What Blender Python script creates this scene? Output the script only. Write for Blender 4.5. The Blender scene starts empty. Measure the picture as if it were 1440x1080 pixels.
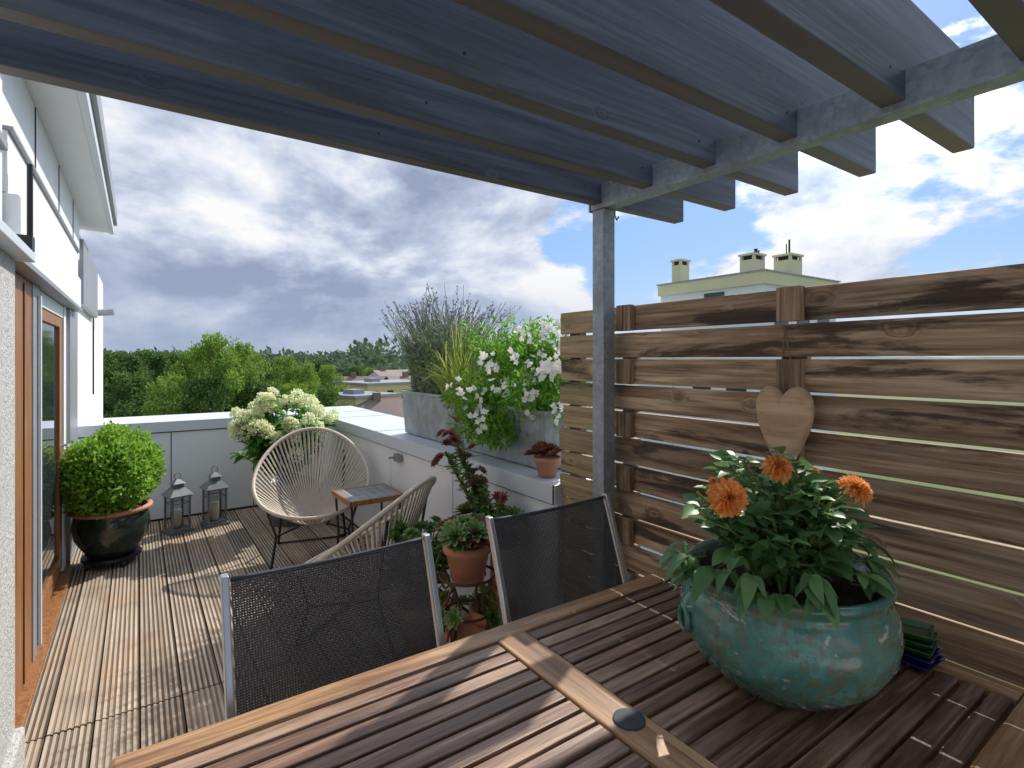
import bpy, math, random
import numpy as np
from mathutils import Vector, Matrix, Euler
random.seed(7); rng=np.random.default_rng(7)
sc=bpy.context.scene
H=1.4; F=753.0; CS=0.820; SN=0.572
def W(px,D):
    a=(px-720)/F
    return D*(SN+CS*a), D*(CS-SN*a)
def ZT(py,D): return H+(505-py)*D/F

# ------------------------------------------------------------ node helpers
def newmat(name):
    m=bpy.data.materials.new(name); m.use_nodes=True
    nt=m.node_tree; nt.nodes.clear()
    out=nt.nodes.new('ShaderNodeOutputMaterial'); p=nt.nodes.new('ShaderNodeBsdfPrincipled')
    nt.links.new(p.outputs[0],out.inputs[0])
    return m,nt,p,out
def N(nt,t,**kw):
    n=nt.nodes.new(t)
    for k,v in kw.items(): setattr(n,k,v)
    return n
def setin(nt,sock,v):
    if isinstance(v,bpy.types.NodeSocket): nt.links.new(v,sock)
    else: sock.default_value=v
def M(nt,op,a,b=0.0,c=None,clamp=False):
    n=N(nt,'ShaderNodeMath',operation=op,use_clamp=clamp)
    setin(nt,n.inputs[0],a); setin(nt,n.inputs[1],b)
    if c is not None: setin(nt,n.inputs[2],c)
    return n.outputs[0]
def VM(nt,op,a,b=None,scale=None):
    n=N(nt,'ShaderNodeVectorMath',operation=op)
    setin(nt,n.inputs[0],a)
    if b is not None: setin(nt,n.inputs[1],b)
    if scale is not None: setin(nt,n.inputs['Scale'],scale)
    return n.outputs[1] if op in('DOT_PRODUCT','LENGTH','DISTANCE') else n.outputs[0]
def mix(nt,f,a,b,mode='MIX'):
    n=N(nt,'ShaderNodeMix',data_type='RGBA',blend_type=mode)
    setin(nt,n.inputs[0],f); 
    for s,v in((n.inputs[6],a),(n.inputs[7],b)):
        if isinstance(v,(tuple,list)) and len(v)==3: v=(*v,1)
        setin(nt,s,v)
    return n.outputs[2]
def noise(nt,vec,scale,detail=4,rough=.55,dist=0.0):
    n=N(nt,'ShaderNodeTexNoise'); 
    if vec is not None: nt.links.new(vec,n.inputs['Vector'])
    n.inputs['Scale'].default_value=scale;n.inputs['Detail'].default_value=detail
    n.inputs['Roughness'].default_value=rough;n.inputs['Distortion'].default_value=dist
    return n.outputs[0]
def ramp(nt,fac,stops):
    n=N(nt,'ShaderNodeValToRGB'); e=n.color_ramp.elements
    while len(e)<len(stops): e.new(.5)
    for i,(p,c) in enumerate(stops):
        e[i].position=p; e[i].color=(*c,1) if len(c)==3 else c
    nt.links.new(fac,n.inputs[0]); return n.outputs[0]
def maprange(nt,v,a,b,c=0.,d=1.,smooth=True):
    n=N(nt,'ShaderNodeMapRange'); n.interpolation_type='SMOOTHSTEP' if smooth else 'LINEAR'
    setin(nt,n.inputs[0],v)
    for i,x in zip((1,2,3,4),(a,b,c,d)): n.inputs[i].default_value=x
    return n.outputs[0]
def bump(nt,p,h,strength=.3,dist=.005):
    n=N(nt,'ShaderNodeBump'); n.inputs['Strength'].default_value=strength;n.inputs['Distance'].default_value=dist
    nt.links.new(h,n.inputs['Height']); nt.links.new(n.outputs[0],p.inputs['Normal'])
def objco(nt): return N(nt,'ShaderNodeTexCoord').outputs['Object']
def mapping(nt,v,s=(1,1,1),l=(0,0,0)):
    n=N(nt,'ShaderNodeMapping'); nt.links.new(v,n.inputs[0]); n.inputs['Scale'].default_value=s; n.inputs['Location'].default_value=l
    return n.outputs[0]

def plain(name,col,rough=.6,metal=0,var=.15,nscale=12,bstr=.1,bd=.002,spec=.5):
    m,nt,p,o=newmat(name); co=objco(nt)
    n=noise(nt,co,nscale,6,.6)
    c=mix(nt,n,tuple(x*(1-var) for x in col),tuple(min(1,x*(1+var)) for x in col))
    n2=noise(nt,co,nscale*.13,3)
    c=mix(nt,maprange(nt,n2,.3,.75,0,var*1.2),c,tuple(x*.55 for x in col))
    nt.links.new(c,p.inputs['Base Color']); p.inputs['Roughness'].default_value=rough; p.inputs['Metallic'].default_value=metal
    p.inputs['Specular IOR Level'].default_value=spec
    if bstr: bump(nt,p,noise(nt,co,nscale*6,4),bstr,bd)
    return m

def wood(name,axis,dark,mid,light,rough=.6,fine=1.0,stain=None,stainamt=.6,knots=True,islandvar=.35,under=None,bstr=.35,st_rng=(.5,.66),kn=(.05,.15),kamt=.8,kdens=.8,moss=False,ss=(7,1.5)):
    m,nt,p,o=newmat(name); co=objco(nt)
    g=N(nt,'ShaderNodeNewGeometry'); r=g.outputs['Random Per Island']
    off=N(nt,'ShaderNodeCombineXYZ')
    nt.links.new(M(nt,'MULTIPLY',r,37.1),off.inputs[0]);nt.links.new(M(nt,'MULTIPLY',r,91.7),off.inputs[1]);nt.links.new(M(nt,'MULTIPLY',r,53.3),off.inputs[2])
    v=VM(nt,'ADD',co,off.outputs[0])
    sk=[9,9,9]; sk[axis]=5.5
    vk=mapping(nt,v,tuple(sk))
    vo=N(nt,'ShaderNodeTexVoronoi'); nt.links.new(vk,vo.inputs['Vector']); vo.inputs['Scale'].default_value=kdens
    kd=vo.outputs['Distance']
    knot=maprange(nt,kd,kn[0],kn[1],1,0)
    halo=maprange(nt,kd,kn[1]*.8,kn[1]*2.4,1,0)
    sc_=[38*fine]*3; sc_[axis]=1.6*fine
    vm=mapping(nt,v,tuple(sc_))
    if knots:
        kv=N(nt,'ShaderNodeCombineXYZ'); 
        for i in range(3): nt.links.new(M(nt,'MULTIPLY',halo,1.3),kv.inputs[i])
        vm=VM(nt,'ADD',vm,kv.outputs[0])
    n1=noise(nt,vm,1.0,5,.62,.8)
    n2=noise(nt,vm,3.2,3,.6)
    f=M(nt,'ADD',M(nt,'MULTIPLY',n1,.65),M(nt,'MULTIPLY',n2,.35))
    c=ramp(nt,f,[(.36,dark),(.5,mid),(.64,light)])
    if knots:
        c=mix(nt,M(nt,'MULTIPLY',halo,.25),c,dark)
        c=mix(nt,M(nt,'MULTIPLY',knot,kamt),c,tuple(x*.4 for x in dark))
    if moss:
        s=N(nt,'ShaderNodeSeparateXYZ'); nt.links.new(co,s.inputs[0])
        c=mix(nt,maprange(nt,noise(nt,mapping(nt,v,(12,2.2,12)),1,5,.6),.5,.72,0,.4),c,(.38,.33,.27))
        c=mix(nt,maprange(nt,s.outputs[1],1.35,1.7,0,.4),c,(.34,.30,.13))
    if stain:
        s3=[ss[0]]*3; s3[axis]=ss[1]
        ns=noise(nt,mapping(nt,v,tuple(s3)),1.0,7,.66,.6)
        c=mix(nt,maprange(nt,ns,st_rng[0],st_rng[1],0,stainamt),c,stain)
    hsv=N(nt,'ShaderNodeHueSaturation'); nt.links.new(c,hsv.inputs['Color'])
    nt.links.new(maprange(nt,r,0,1,1-islandvar,1+islandvar,False),hsv.inputs['Value'])
    c=hsv.outputs[0]
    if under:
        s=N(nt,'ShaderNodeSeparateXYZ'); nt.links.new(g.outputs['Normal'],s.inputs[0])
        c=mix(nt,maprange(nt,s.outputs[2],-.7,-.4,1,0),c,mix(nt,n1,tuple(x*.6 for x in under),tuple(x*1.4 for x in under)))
    nt.links.new(c,p.inputs['Base Color']); p.inputs['Roughness'].default_value=rough
    bump(nt,p,M(nt,'SUBTRACT',f,M(nt,'MULTIPLY',knot,.3)),bstr,.003)
    return m

def leafmat(name,c1,c2,c3,trans=.35,rough=.45,spec=.4):
    m,nt,p,o=newmat(name)
    g=N(nt,'ShaderNodeNewGeometry'); co=objco(nt)
    n=noise(nt,co,3.5,2)
    f=M(nt,'ADD',M(nt,'MULTIPLY',g.outputs['Random Per Island'],.65),M(nt,'MULTIPLY',n,.5))
    c=ramp(nt,f,[(.15,c1),(.55,c2),(.95,c3)])
    nt.links.new(c,p.inputs['Base Color']); p.inputs['Roughness'].default_value=rough
    p.inputs['Specular IOR Level'].default_value=spec
    t=N(nt,'ShaderNodeBsdfTranslucent'); nt.links.new(mix(nt,.5,c,c3),t.inputs[0])
    ms=N(nt,'ShaderNodeMixShader'); ms.inputs[0].default_value=trans
    nt.links.new(p.outputs[0],ms.inputs[1]);nt.links.new(t.outputs[0],ms.inputs[2]);nt.links.new(ms.outputs[0],o.inputs[0])
    return m

# ------------------------------------------------------------ mesh builder
class B:
    def __init__(s): s.v=[];s.f=[];s.m=[]
    def add(s,vs,fs,mi=0):
        o=len(s.v); s.v.extend([tuple(x) for x in vs]); s.f.extend([tuple(i+o for i in f) for f in fs]); s.m.extend([mi]*len(fs))
    def mark(s): return len(s.v)
    def xf(s,start,Mx):
        for i in range(start,len(s.v)): s.v[i]=tuple(Mx@Vector(s.v[i]))
    def box(s,x0,x1,y0,y1,z0,z1,mi=0):
        s.add([(x0,y0,z0),(x1,y0,z0),(x1,y1,z0),(x0,y1,z0),(x0,y0,z1),(x1,y0,z1),(x1,y1,z1),(x0,y1,z1)],
              [(0,3,2,1),(4,5,6,7),(0,1,5,4),(1,2,6,5),(2,3,7,6),(3,0,4,7)],mi)
    def tube(s,pts,r,n=8,mi=0,closed=False,caps=True):
        pts=[Vector(p) for p in pts]; k=len(pts)
        rs=r if isinstance(r,(list,tuple)) else [r]*k
        vs=[];prev=None
        for i,p in enumerate(pts):
            if closed: t=pts[(i+1)%k]-pts[i-1]
            else: t=pts[min(i+1,k-1)]-pts[max(i-1,0)]
            t.normalize()
            if prev is None:
                a=Vector((0,0,1)) if abs(t.z)<.9 else Vector((1,0,0))
                u=t.cross(a).normalized()
            else:
                u=(prev-t*prev.dot(t)).normalized()
            prev=u; w=t.cross(u)
            for j in range(n):
                an=2*math.pi*j/n; vs.append(p+(u*math.cos(an)+w*math.sin(an))*rs[i])
        fs=[]
        for i in range(k if closed else k-1):
            i2=(i+1)%k
            for j in range(n):
                j2=(j+1)%n; fs.append((i*n+j,i*n+j2,i2*n+j2,i2*n+j))
        if caps and not closed:
            fs.append(tuple(range(n-1,-1,-1))); fs.append(tuple((k-1)*n+j for j in range(n)))
        s.add(vs,fs,mi)
    def lathe(s,prof,c=(0,0,0),n=32,mi=0,cap=False,wob=0):
        vs=[];k=len(prof)
        for r,z in prof:
            for j in range(n):
                an=2*math.pi*j/n; rr=r*(1+wob*math.sin(2*an+z*9))
                vs.append((c[0]+rr*math.cos(an),c[1]+rr*math.sin(an),c[2]+z))
        fs=[(i*n+j,i*n+(j+1)%n,(i+1)*n+(j+1)%n,(i+1)*n+j) for i in range(k-1) for j in range(n)]
        if cap: fs.append(tuple(range(n-1,-1,-1))); fs.append(tuple((k-1)*n+j for j in range(n)))
        s.add(vs,fs,mi)
    def leaves(s,pos,dirs,L,Wd,mi=0,fold=.25,twist=None):
        pos=np.asarray(pos,float);d=np.asarray(dirs,float);n=len(pos)
        d=d/(np.linalg.norm(d,axis=1,keepdims=True)+1e-9)
        rnd=rng.normal(size=(n,3)) if twist is None else np.tile(np.array(twist,float),(n,1))+rng.normal(size=(n,3))*.25
        sd=np.cross(d,rnd); sd/=(np.linalg.norm(sd,axis=1,keepdims=True)+1e-9)
        up=np.cross(sd,d)
        L=(L*(rng.uniform(.7,1.3,n)))[:,None]; Wd=(Wd*rng.uniform(.75,1.25,n))[:,None]
        b=pos;t=pos+d*L
        mL=pos+d*L*.45+sd*Wd*.5+up*Wd*fold; mR=pos+d*L*.45-sd*Wd*.5+up*Wd*fold
        V=np.stack([b,mL,t,mR],1).reshape(-1,3)
        o=len(s.v); s.v.extend(map(tuple,V.tolist()))
        for i in range(n):
            k=o+4*i; s.f.append((k,k+1,k+2)); s.f.append((k,k+2,k+3))
        s.m.extend([mi]*(2*n))
    def bigleaf(s,base,d,up,L,Wd,droop=.3,mi=0,fold=.2,n=5,pr=(0.12,.8,1.0,.75,.0)):
        base=Vector(base);d=Vector(d).normalized();up=Vector(up)
        sd=d.cross(up)
        if sd.length<1e-4: sd=Vector((1,0,0))
        sd.normalize(); up=sd.cross(d).normalized()
        vs=[]
        for i in range(n):
            t=i/(n-1); c=base+d*L*t-up*0+Vector((0,0,-1))*droop*L*t*t
            w=Wd*.5*pr[i]
            vs+= [c+sd*w+up*w*fold*2,c,c-sd*w+up*w*fold*2]
        fs=[]
        for i in range(n-1):
            a=i*3; fs+=[(a,a+1,a+4,a+3),(a+1,a+2,a+5,a+4)]
        s.add(vs,fs,mi)
    def obj(s,name,mats,parent=None,smooth=False,bevel=0,loc=None):
        me=bpy.data.meshes.new(name); me.from_pydata(s.v,[],s.f)
        for m in (mats if isinstance(mats,(list,tuple)) else [mats]): me.materials.append(m)
        me.polygons.foreach_set('material_index',s.m)
        if smooth: me.polygons.foreach_set('use_smooth',[True]*len(s.f))
        me.update()
        ob=bpy.data.objects.new(name,me); sc.collection.objects.link(ob)
        if parent: ob.parent=parent
        if loc: ob.location=loc
        if bevel:
            md=ob.modifiers.new('b','BEVEL'); md.width=bevel; md.segments=2; md.limit_method='ANGLE'
        return ob
def empty(name,loc=(0,0,0)):
    e=bpy.data.objects.new(name,None); e.empty_display_size=.1; sc.collection.objects.link(e); e.location=(0,0,0); return e
def sph(n,r=(1,1,1),c=(0,0,0),shell=0.0):
    d=rng.normal(size=(n,3)); d/=np.linalg.norm(d,axis=1,keepdims=True)
    rad=(shell+(1-shell)*rng.random(n))**(1/3) if shell==0 else rng.uniform(shell,1,n)
    return d*rad[:,None]*np.array(r)+np.array(c), d

# ------------------------------------------------------------ materials
m_zinc,nt,p,o=newmat('galvanised_steel'); co=objco(nt)
vo=N(nt,'ShaderNodeTexVoronoi'); nt.links.new(co,vo.inputs['Vector']); vo.inputs['Scale'].default_value=70
s_=N(nt,'ShaderNodeSeparateColor'); nt.links.new(vo.outputs['Color'],s_.inputs[0])
c=mix(nt,s_.outputs[0],(.24,.28,.33),(.34,.39,.44)); c=mix(nt,maprange(nt,noise(nt,co,6,6,.65),.42,.7,0,.6),c,(.18,.20,.22))
nt.links.new(c,p.inputs['Base Color']);p.inputs['Metallic'].default_value=.3;p.inputs['Roughness'].default_value=.5
bump(nt,p,noise(nt,co,90,3),.15,.001)
m_planter,nt,p,o=newmat('weathered_zinc_sheet'); co=objco(nt)
n1=noise(nt,co,7,8,.7,.6); n2=noise(nt,mapping(nt,co,(30,30,3)),1,4)
c=ramp(nt,n1,[(.3,(.17,.19,.21)),(.5,(.28,.31,.34)),(.7,(.43,.47,.51))]); c=mix(nt,maprange(nt,n2,.55,.75,0,.4),c,(.5,.52,.54))
nt.links.new(c,p.inputs['Base Color']);p.inputs['Metallic'].default_value=.2;p.inputs['Roughness'].default_value=.5; bump(nt,p,n1,.1,.003)
m_cap=plain('coping_sheet',(.60,.66,.72),.4,.15,.05,6,.05)
m_panel=plain('white_facade_panel',(.74,.76,.79),.5,0,.05,5,.05)
m_gap=plain('dark_joint',(.03,.03,.035),.8)
m_graymetal=plain('gray_metal',(.30,.32,.35),.4,.3,.1,8,.05)
m_darkmetal=plain('dark_metal',(.03,.03,.033),.45,.5,.2,20,.1)
m_alu=plain('brushed_aluminium',(.50,.52,.55),.35,.8,.1,30,.05)
m_stucco,nt,p,o=newmat('rough_stucco'); co=objco(nt)
n1=noise(nt,co,70,5,.7); n2=noise(nt,co,2,4)
c=mix(nt,n2,(.62,.62,.62),(.74,.74,.73)); c=mix(nt,maprange(nt,n1,.35,.52,.5,0),c,(.3,.3,.3))
nt.links.new(c,p.inputs['Base Color']);p.inputs['Roughness'].default_value=.9; bump(nt,p,n1,1.0,.02)
m_wall=plain('painted_wall',(.76,.77,.77),.85,0,.05,10,.3,.003)
m_doorwood=wood('oak_door_frame',2,(.15,.06,.025),(.27,.12,.045),(.36,.17,.07),.45,1.0,islandvar=.1,knots=False,bstr=.1)
m_glass,nt,p,o=newmat('door_glass'); p.inputs['Base Color'].default_value=(.03,.04,.045,1);p.inputs['Roughness'].default_value=.04;p.inputs['Specular IOR Level'].default_value=.9
bump(nt,p,noise(nt,objco(nt),2,2),.02,.01)
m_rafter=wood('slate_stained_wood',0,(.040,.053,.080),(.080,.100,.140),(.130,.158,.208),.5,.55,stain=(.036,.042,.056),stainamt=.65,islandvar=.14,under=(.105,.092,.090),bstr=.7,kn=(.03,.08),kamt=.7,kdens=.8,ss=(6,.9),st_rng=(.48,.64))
m_fence=wood('weathered_fence_wood',1,(.105,.060,.034),(.315,.205,.125),(.56,.41,.28),.75,.85,stain=(.038,.022,.015),stainamt=.9,islandvar=.24,st_rng=(.535,.64),kn=(.04,.115),kamt=.9,kdens=1.0,bstr=.6,moss=True,ss=(9,1.3))
m_fpost=wood('fence_post_wood',2,(.12,.07,.04),(.29,.19,.115),(.48,.35,.235),.75,.9,stain=(.05,.03,.02),stainamt=.6,islandvar=.1,kn=(.03,.09))
m_slat=wood('teak_slats',0,(.05,.026,.018),(.155,.084,.055),(.36,.235,.165),.42,1.4,stain=(.42,.30,.22),stainamt=.5,knots=False,islandvar=.28,bstr=.5)
m_frame=wood('teak_frame_long',0,(.17,.085,.038),(.37,.21,.105),(.58,.39,.22),.42,1.3,stain=(.13,.065,.035),stainamt=.65,knots=False,islandvar=.1)
m_frameY=wood('teak_frame_cross',1,(.17,.085,.038),(.37,.21,.105),(.58,.39,.22),.42,1.3,stain=(.11,.055,.03),stainamt=.6,knots=False,islandvar=.1)
m_terra=plain('terracotta',(.52,.24,.15),.75,0,.25,14,.2)
m_plastic=plain('dark_gray_plastic',(.05,.06,.075),.6,0,.1,20,.03,spec=.2)
m_deck,nt,p,o=newmat('grooved_larch_deck'); co=objco(nt)
g=N(nt,'ShaderNodeNewGeometry'); r=g.outputs['Random Per Island']
vm=mapping(nt,co,(60,1.2,20)); n1=noise(nt,vm,1,5,.65,.5); n2=noise(nt,mapping(nt,co,(1.6,.8,1)),1.5,5,.6)
c=ramp(nt,n1,[(.3,(.25,.19,.14)),(.5,(.42,.34,.26)),(.7,(.56,.47,.38))])
c=mix(nt,maprange(nt,n2,.48,.68,0,.6),c,(.44,.26,.13))
c=mix(nt,maprange(nt,noise(nt,co,3.3,6,.65),.48,.7,0,.5),c,(.18,.145,.12))
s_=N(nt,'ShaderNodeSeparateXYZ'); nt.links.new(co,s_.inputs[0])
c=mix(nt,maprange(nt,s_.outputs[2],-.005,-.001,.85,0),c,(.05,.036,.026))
hsv=N(nt,'ShaderNodeHueSaturation'); nt.links.new(c,hsv.inputs['Color']); nt.links.new(maprange(nt,r,0,1,.88,1.10,False),hsv.inputs['Value'])
nt.links.new(hsv.outputs[0],p.inputs['Base Color']);p.inputs['Roughness'].default_value=.75; bump(nt,p,n1,.4,.002)
m_sling,nt,p,o=newmat('black_textilene_mesh'); co=objco(nt)
sx=N(nt,'ShaderNodeSeparateXYZ'); nt.links.new(co,sx.inputs[0])
fx=M(nt,'SINE',M(nt,'MULTIPLY',sx.outputs[0],2*math.pi/.0055)); fz=M(nt,'SINE',M(nt,'MULTIPLY',M(nt,'ADD',sx.outputs[2],M(nt,'MULTIPLY',sx.outputs[1],.3)),2*math.pi/.0055))
pr=M(nt,'ADD',fx,fz); hole=M(nt,'GREATER_THAN',pr,1.35)
p.inputs['Roughness'].default_value=.38
nt.links.new(mix(nt,maprange(nt,pr,-1.4,1,0,1),(.11,.11,.12),(.016,.016,.018)),p.inputs['Base Color'])
bump(nt,p,pr,.6,.001)
tr=N(nt,'ShaderNodeBsdfTransparent'); ms=N(nt,'ShaderNodeMixShader'); nt.links.new(hole,ms.inputs[0]);nt.links.new(p.outputs[0],ms.inputs[1]);nt.links.new(tr.outputs[0],ms.inputs[2]);nt.links.new(ms.outputs[0],o.inputs[0])
# turquoise glaze
m_glaze,nt,p,o=newmat('turquoise_crackle_glaze'); co=objco(nt)
n1=noise(nt,co,9,7,.65,.4); n2=noise(nt,co,75,5,.75); n3=noise(nt,mapping(nt,co,(1,1,1.6)),11,8,.78,.5)
c=ramp(nt,n1,[(.32,(.03,.13,.12)),(.5,(.065,.235,.21)),(.68,(.14,.36,.32))])
msk=maprange(nt,noise(nt,co,5.5,4),.38,.56,.35,1)
c=mix(nt,M(nt,'MULTIPLY',maprange(nt,n2,.50,.56,0,.8),msk),c,(.14,.12,.07))
c=mix(nt,maprange(nt,n3,.53,.59,0,.65),c,(.17,.165,.09))
n4=noise(nt,mapping(nt,co,(1,1,1.8),(5,3,1)),10,6,.7,.5)
c=mix(nt,maprange(nt,n4,.59,.615,0,.8),c,(.50,.53,.45))
nt.links.new(c,p.inputs['Base Color']);p.inputs['Coat Weight'].default_value=.5;p.inputs['Coat Roughness'].default_value=.06
nt.links.new(maprange(nt,n2,.4,.7,.14,.45),p.inputs['Roughness']); bump(nt,p,M(nt,'ADD',n1,M(nt,'MULTIPLY',n2,.25)),.35,.005)
m_greenpot=plain('dark_green_glaze',(.018,.035,.025),.12,0,.5,6,.05,spec=.8)
m_soil=plain('soil',(.035,.024,.016),.95,0,.4,40,.8,.01)
m_heart=wood('carved_driftwood',1,(.34,.20,.11),(.52,.345,.205),(.64,.46,.29),.75,.35,stain=(.24,.14,.08),stainamt=.6,islandvar=.02,knots=False,st_rng=(.55,.75),ss=(16,16))
m_cord=plain('natural_rattan_cord',(.55,.49,.41),.6,0,.15,30,0)
m_string=plain('jute_string',(.2,.14,.09),.9,0,.1,30,0)
m_pewter=plain('weathered_pewter',(.20,.22,.24),.45,.5,.3,25,.15)
m_candle=plain('candle_wax',(.8,.76,.66),.5)
m_lglass=newmat('lantern_glass'); m_lglass[2].inputs['Transmission Weight'].default_value=1;m_lglass[2].inputs['Roughness'].default_value=.02;m_lglass[2].inputs['IOR'].default_value=1.1; m_lglass=m_lglass[0]
L_box=leafmat('boxwood_leaf',(.07,.17,.015),(.19,.40,.04),(.37,.60,.09),.4)
L_core=plain('dark_bush_core',(.02,.035,.01),.95,0,.4,20,.5,.01)
L_hyd=leafmat('hydrangea_leaf',(.04,.12,.02),(.10,.26,.04),(.20,.40,.06),.35)
L_hfl=leafmat('hydrangea_floret',(.58,.68,.26),(.86,.89,.54),(.94,.94,.78),.4)
L_jas=leafmat('jasmine_leaf',(.05,.15,.02),(.14,.34,.035),(.28,.54,.06),.4)
L_wh=leafmat('white_blossom',(.80,.80,.78),(.90,.90,.88),(.94,.94,.93),.25)
L_lav=leafmat('lavender_stem',(.13,.20,.11),(.24,.33,.20),(.38,.46,.31),.35)
L_lfl=leafmat('lavender_flower',(.14,.12,.18),(.25,.21,.30),(.34,.31,.38),.2)
L_gra=leafmat('ornamental_grass',(.22,.32,.04),(.42,.55,.09),(.62,.68,.22),.4)
L_dah=leafmat('dahlia_leaf',(.045,.12,.045),(.095,.215,.08),(.17,.33,.12),.3,.4,.45)
L_daf=leafmat('dahlia_petal',(.80,.20,.03),(.92,.38,.09),(.96,.60,.26),.4,.5)
L_suc=leafmat('succulent_leaf',(.07,.15,.05),(.16,.28,.08),(.30,.40,.14),.15)
L_red=leafmat('red_succulent',(.12,.03,.035),(.26,.09,.08),(.34,.20,.12),.15)
L_t1=leafmat('tree_leaf_light',(.08,.155,.02),(.18,.31,.045),(.30,.44,.09),.38,.6,.2)
L_t2=leafmat('tree_leaf_dark',(.04,.085,.022),(.085,.165,.04),(.15,.25,.065),.3,.6,.2)
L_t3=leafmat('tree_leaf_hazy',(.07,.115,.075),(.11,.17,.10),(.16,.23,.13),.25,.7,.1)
L_bark=plain('bark',(.12,.09,.06),.9,0,.3,5,.6,.05)

# ------------------------------------------------------------ ground, hills
m_ground,nt,p,o=newmat('fields'); co=objco(nt)
c=ramp(nt,noise(nt,co,.012,6,.6),[(.35,(.04,.075,.02)),(.5,(.10,.13,.04)),(.65,(.20,.18,.09))])
nt.links.new(c,p.inputs['Base Color']);p.inputs['Roughness'].default_value=.95
b=B(); b.add([(-6000,-6000,-12),(6000,-6000,-12),(6000,6000,-12),(-6000,6000,-12)],[(0,1,2,3)]); b.obj('ground',m_ground)
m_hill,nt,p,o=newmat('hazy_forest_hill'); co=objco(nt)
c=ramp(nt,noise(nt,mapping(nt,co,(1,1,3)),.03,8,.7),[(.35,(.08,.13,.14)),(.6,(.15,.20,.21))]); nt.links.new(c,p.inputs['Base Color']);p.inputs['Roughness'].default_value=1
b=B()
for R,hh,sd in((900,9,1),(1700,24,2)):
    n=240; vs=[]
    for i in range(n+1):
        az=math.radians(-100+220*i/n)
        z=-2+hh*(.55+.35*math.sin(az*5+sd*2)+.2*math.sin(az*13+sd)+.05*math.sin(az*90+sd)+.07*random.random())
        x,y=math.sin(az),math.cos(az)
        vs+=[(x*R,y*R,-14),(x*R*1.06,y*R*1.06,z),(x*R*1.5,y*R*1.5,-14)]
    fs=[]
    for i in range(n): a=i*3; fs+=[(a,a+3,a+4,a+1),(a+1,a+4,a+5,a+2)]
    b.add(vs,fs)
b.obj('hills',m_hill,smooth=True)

# ------------------------------------------------------------ trees
def tree_mesh(name,seed,lm,ncl=75,nl=90,ls=.42,conif=False):
    r=np.random.default_rng(seed); b=B()
    b.tube([(0,0,0),(.1,0,4),(-.05,.1,8),(.1,0,12)],[.32,.25,.17,.06],8,1)
    for i in range(ncl):
        t=r.random()**.75; z=4.0+t*11.2
        R=4.1*math.sin(math.pi*min(.98,(.14+.80*t)))**.8
        if conif: R=3.2*(1-t)+.3
        an=r.random()*6.283; rr=R*math.sqrt(r.uniform(.15,1))*(1+.28*math.sin(3*an+seed))
        c=np.array([math.cos(an)*rr,math.sin(an)*rr,z])
        if i%5==0: b.tube([(0,0,z*.55),(c[0]*.5,c[1]*.5,z*.8),tuple(c)],[.10,.06,.02],5,1)
        cr=r.uniform(.4,1.35)*(1.0 if not conif else .7)
        m_=int(nl*min(1,cr)) 
        d=r.normal(size=(m_,3)); d/=np.linalg.norm(d,axis=1,keepdims=True)
        pos=c+d*(r.random(m_)**.5)[:,None]*cr*np.array([1,1,.72])
        b.leaves(pos,d+r.normal(size=(m_,3))*.6,ls,ls*.6,0)
    o=b.obj(name,[lm,L_bark]); return o.data,o
protos=[]
for i,(lm,cf) in enumerate(((L_t1,False),(L_t2,False),(L_t1,False),(L_t2,True))):
    me,o_=tree_mesh('deciduous_tree' if not cf else 'spruce_tree',10+i,lm,conif=cf,ls=.34 if i in(0,2) else .40,nl=115 if i in(0,2) else 85); protos.append(me); bpy.data.objects.remove(o_)
def tree(kind,px,D,ytop,wid=1.0):
    x,y=W(px,D); top=ZT(ytop,D); s=(top+12)/15.6
    o=bpy.data.objects.new('spruce_tree' if kind==3 else 'deciduous_tree',protos[kind]); sc.collection.objects.link(o)
    o.location=(x,y,-12); o.scale=(s*wid,s*wid,s); o.rotation_euler=(0,0,random.random()*6.28)
for t in [(3,150,62,490),(1,166,75,494),(3,186,62,494),(1,205,85,492),(3,226,66,492),(1,243,72,494),(0,264,50,492,.6),
          (0,300,43,468,.66),(2,335,46,482,.58),(0,358,52,494,.55),(2,280,52,488,.55),(1,375,70,508),(0,397,62,500,.58),(1,408,95,503),(2,428,62,511,.65),
          (1,442,95,506),(0,464,66,513,.65),(2,345,70,495),(1,312,75,492),(1,180,47,524),(2,238,44,528,.75),(1,360,46,536),(2,415,46,540,.8),(1,458,49,545,.8),(1,295,42,528,.8),(1,130,60,500),(1,100,60,498),
          (1,500,125,515),(1,578,110,522),(2,520,130,517),(1,600,100,526),(1,650,130,503),(1,700,130,500),(0,558,75,572,.6),(1,497,60,570,.6)]:
    tree(*t)
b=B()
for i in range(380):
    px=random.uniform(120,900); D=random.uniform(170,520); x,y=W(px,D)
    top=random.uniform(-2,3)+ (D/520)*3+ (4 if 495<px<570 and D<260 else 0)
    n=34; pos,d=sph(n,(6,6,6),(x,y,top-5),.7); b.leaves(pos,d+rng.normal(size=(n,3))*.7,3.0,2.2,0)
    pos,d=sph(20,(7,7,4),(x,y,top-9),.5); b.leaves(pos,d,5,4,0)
b.obj('distant_forest',[L_t3])

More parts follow.
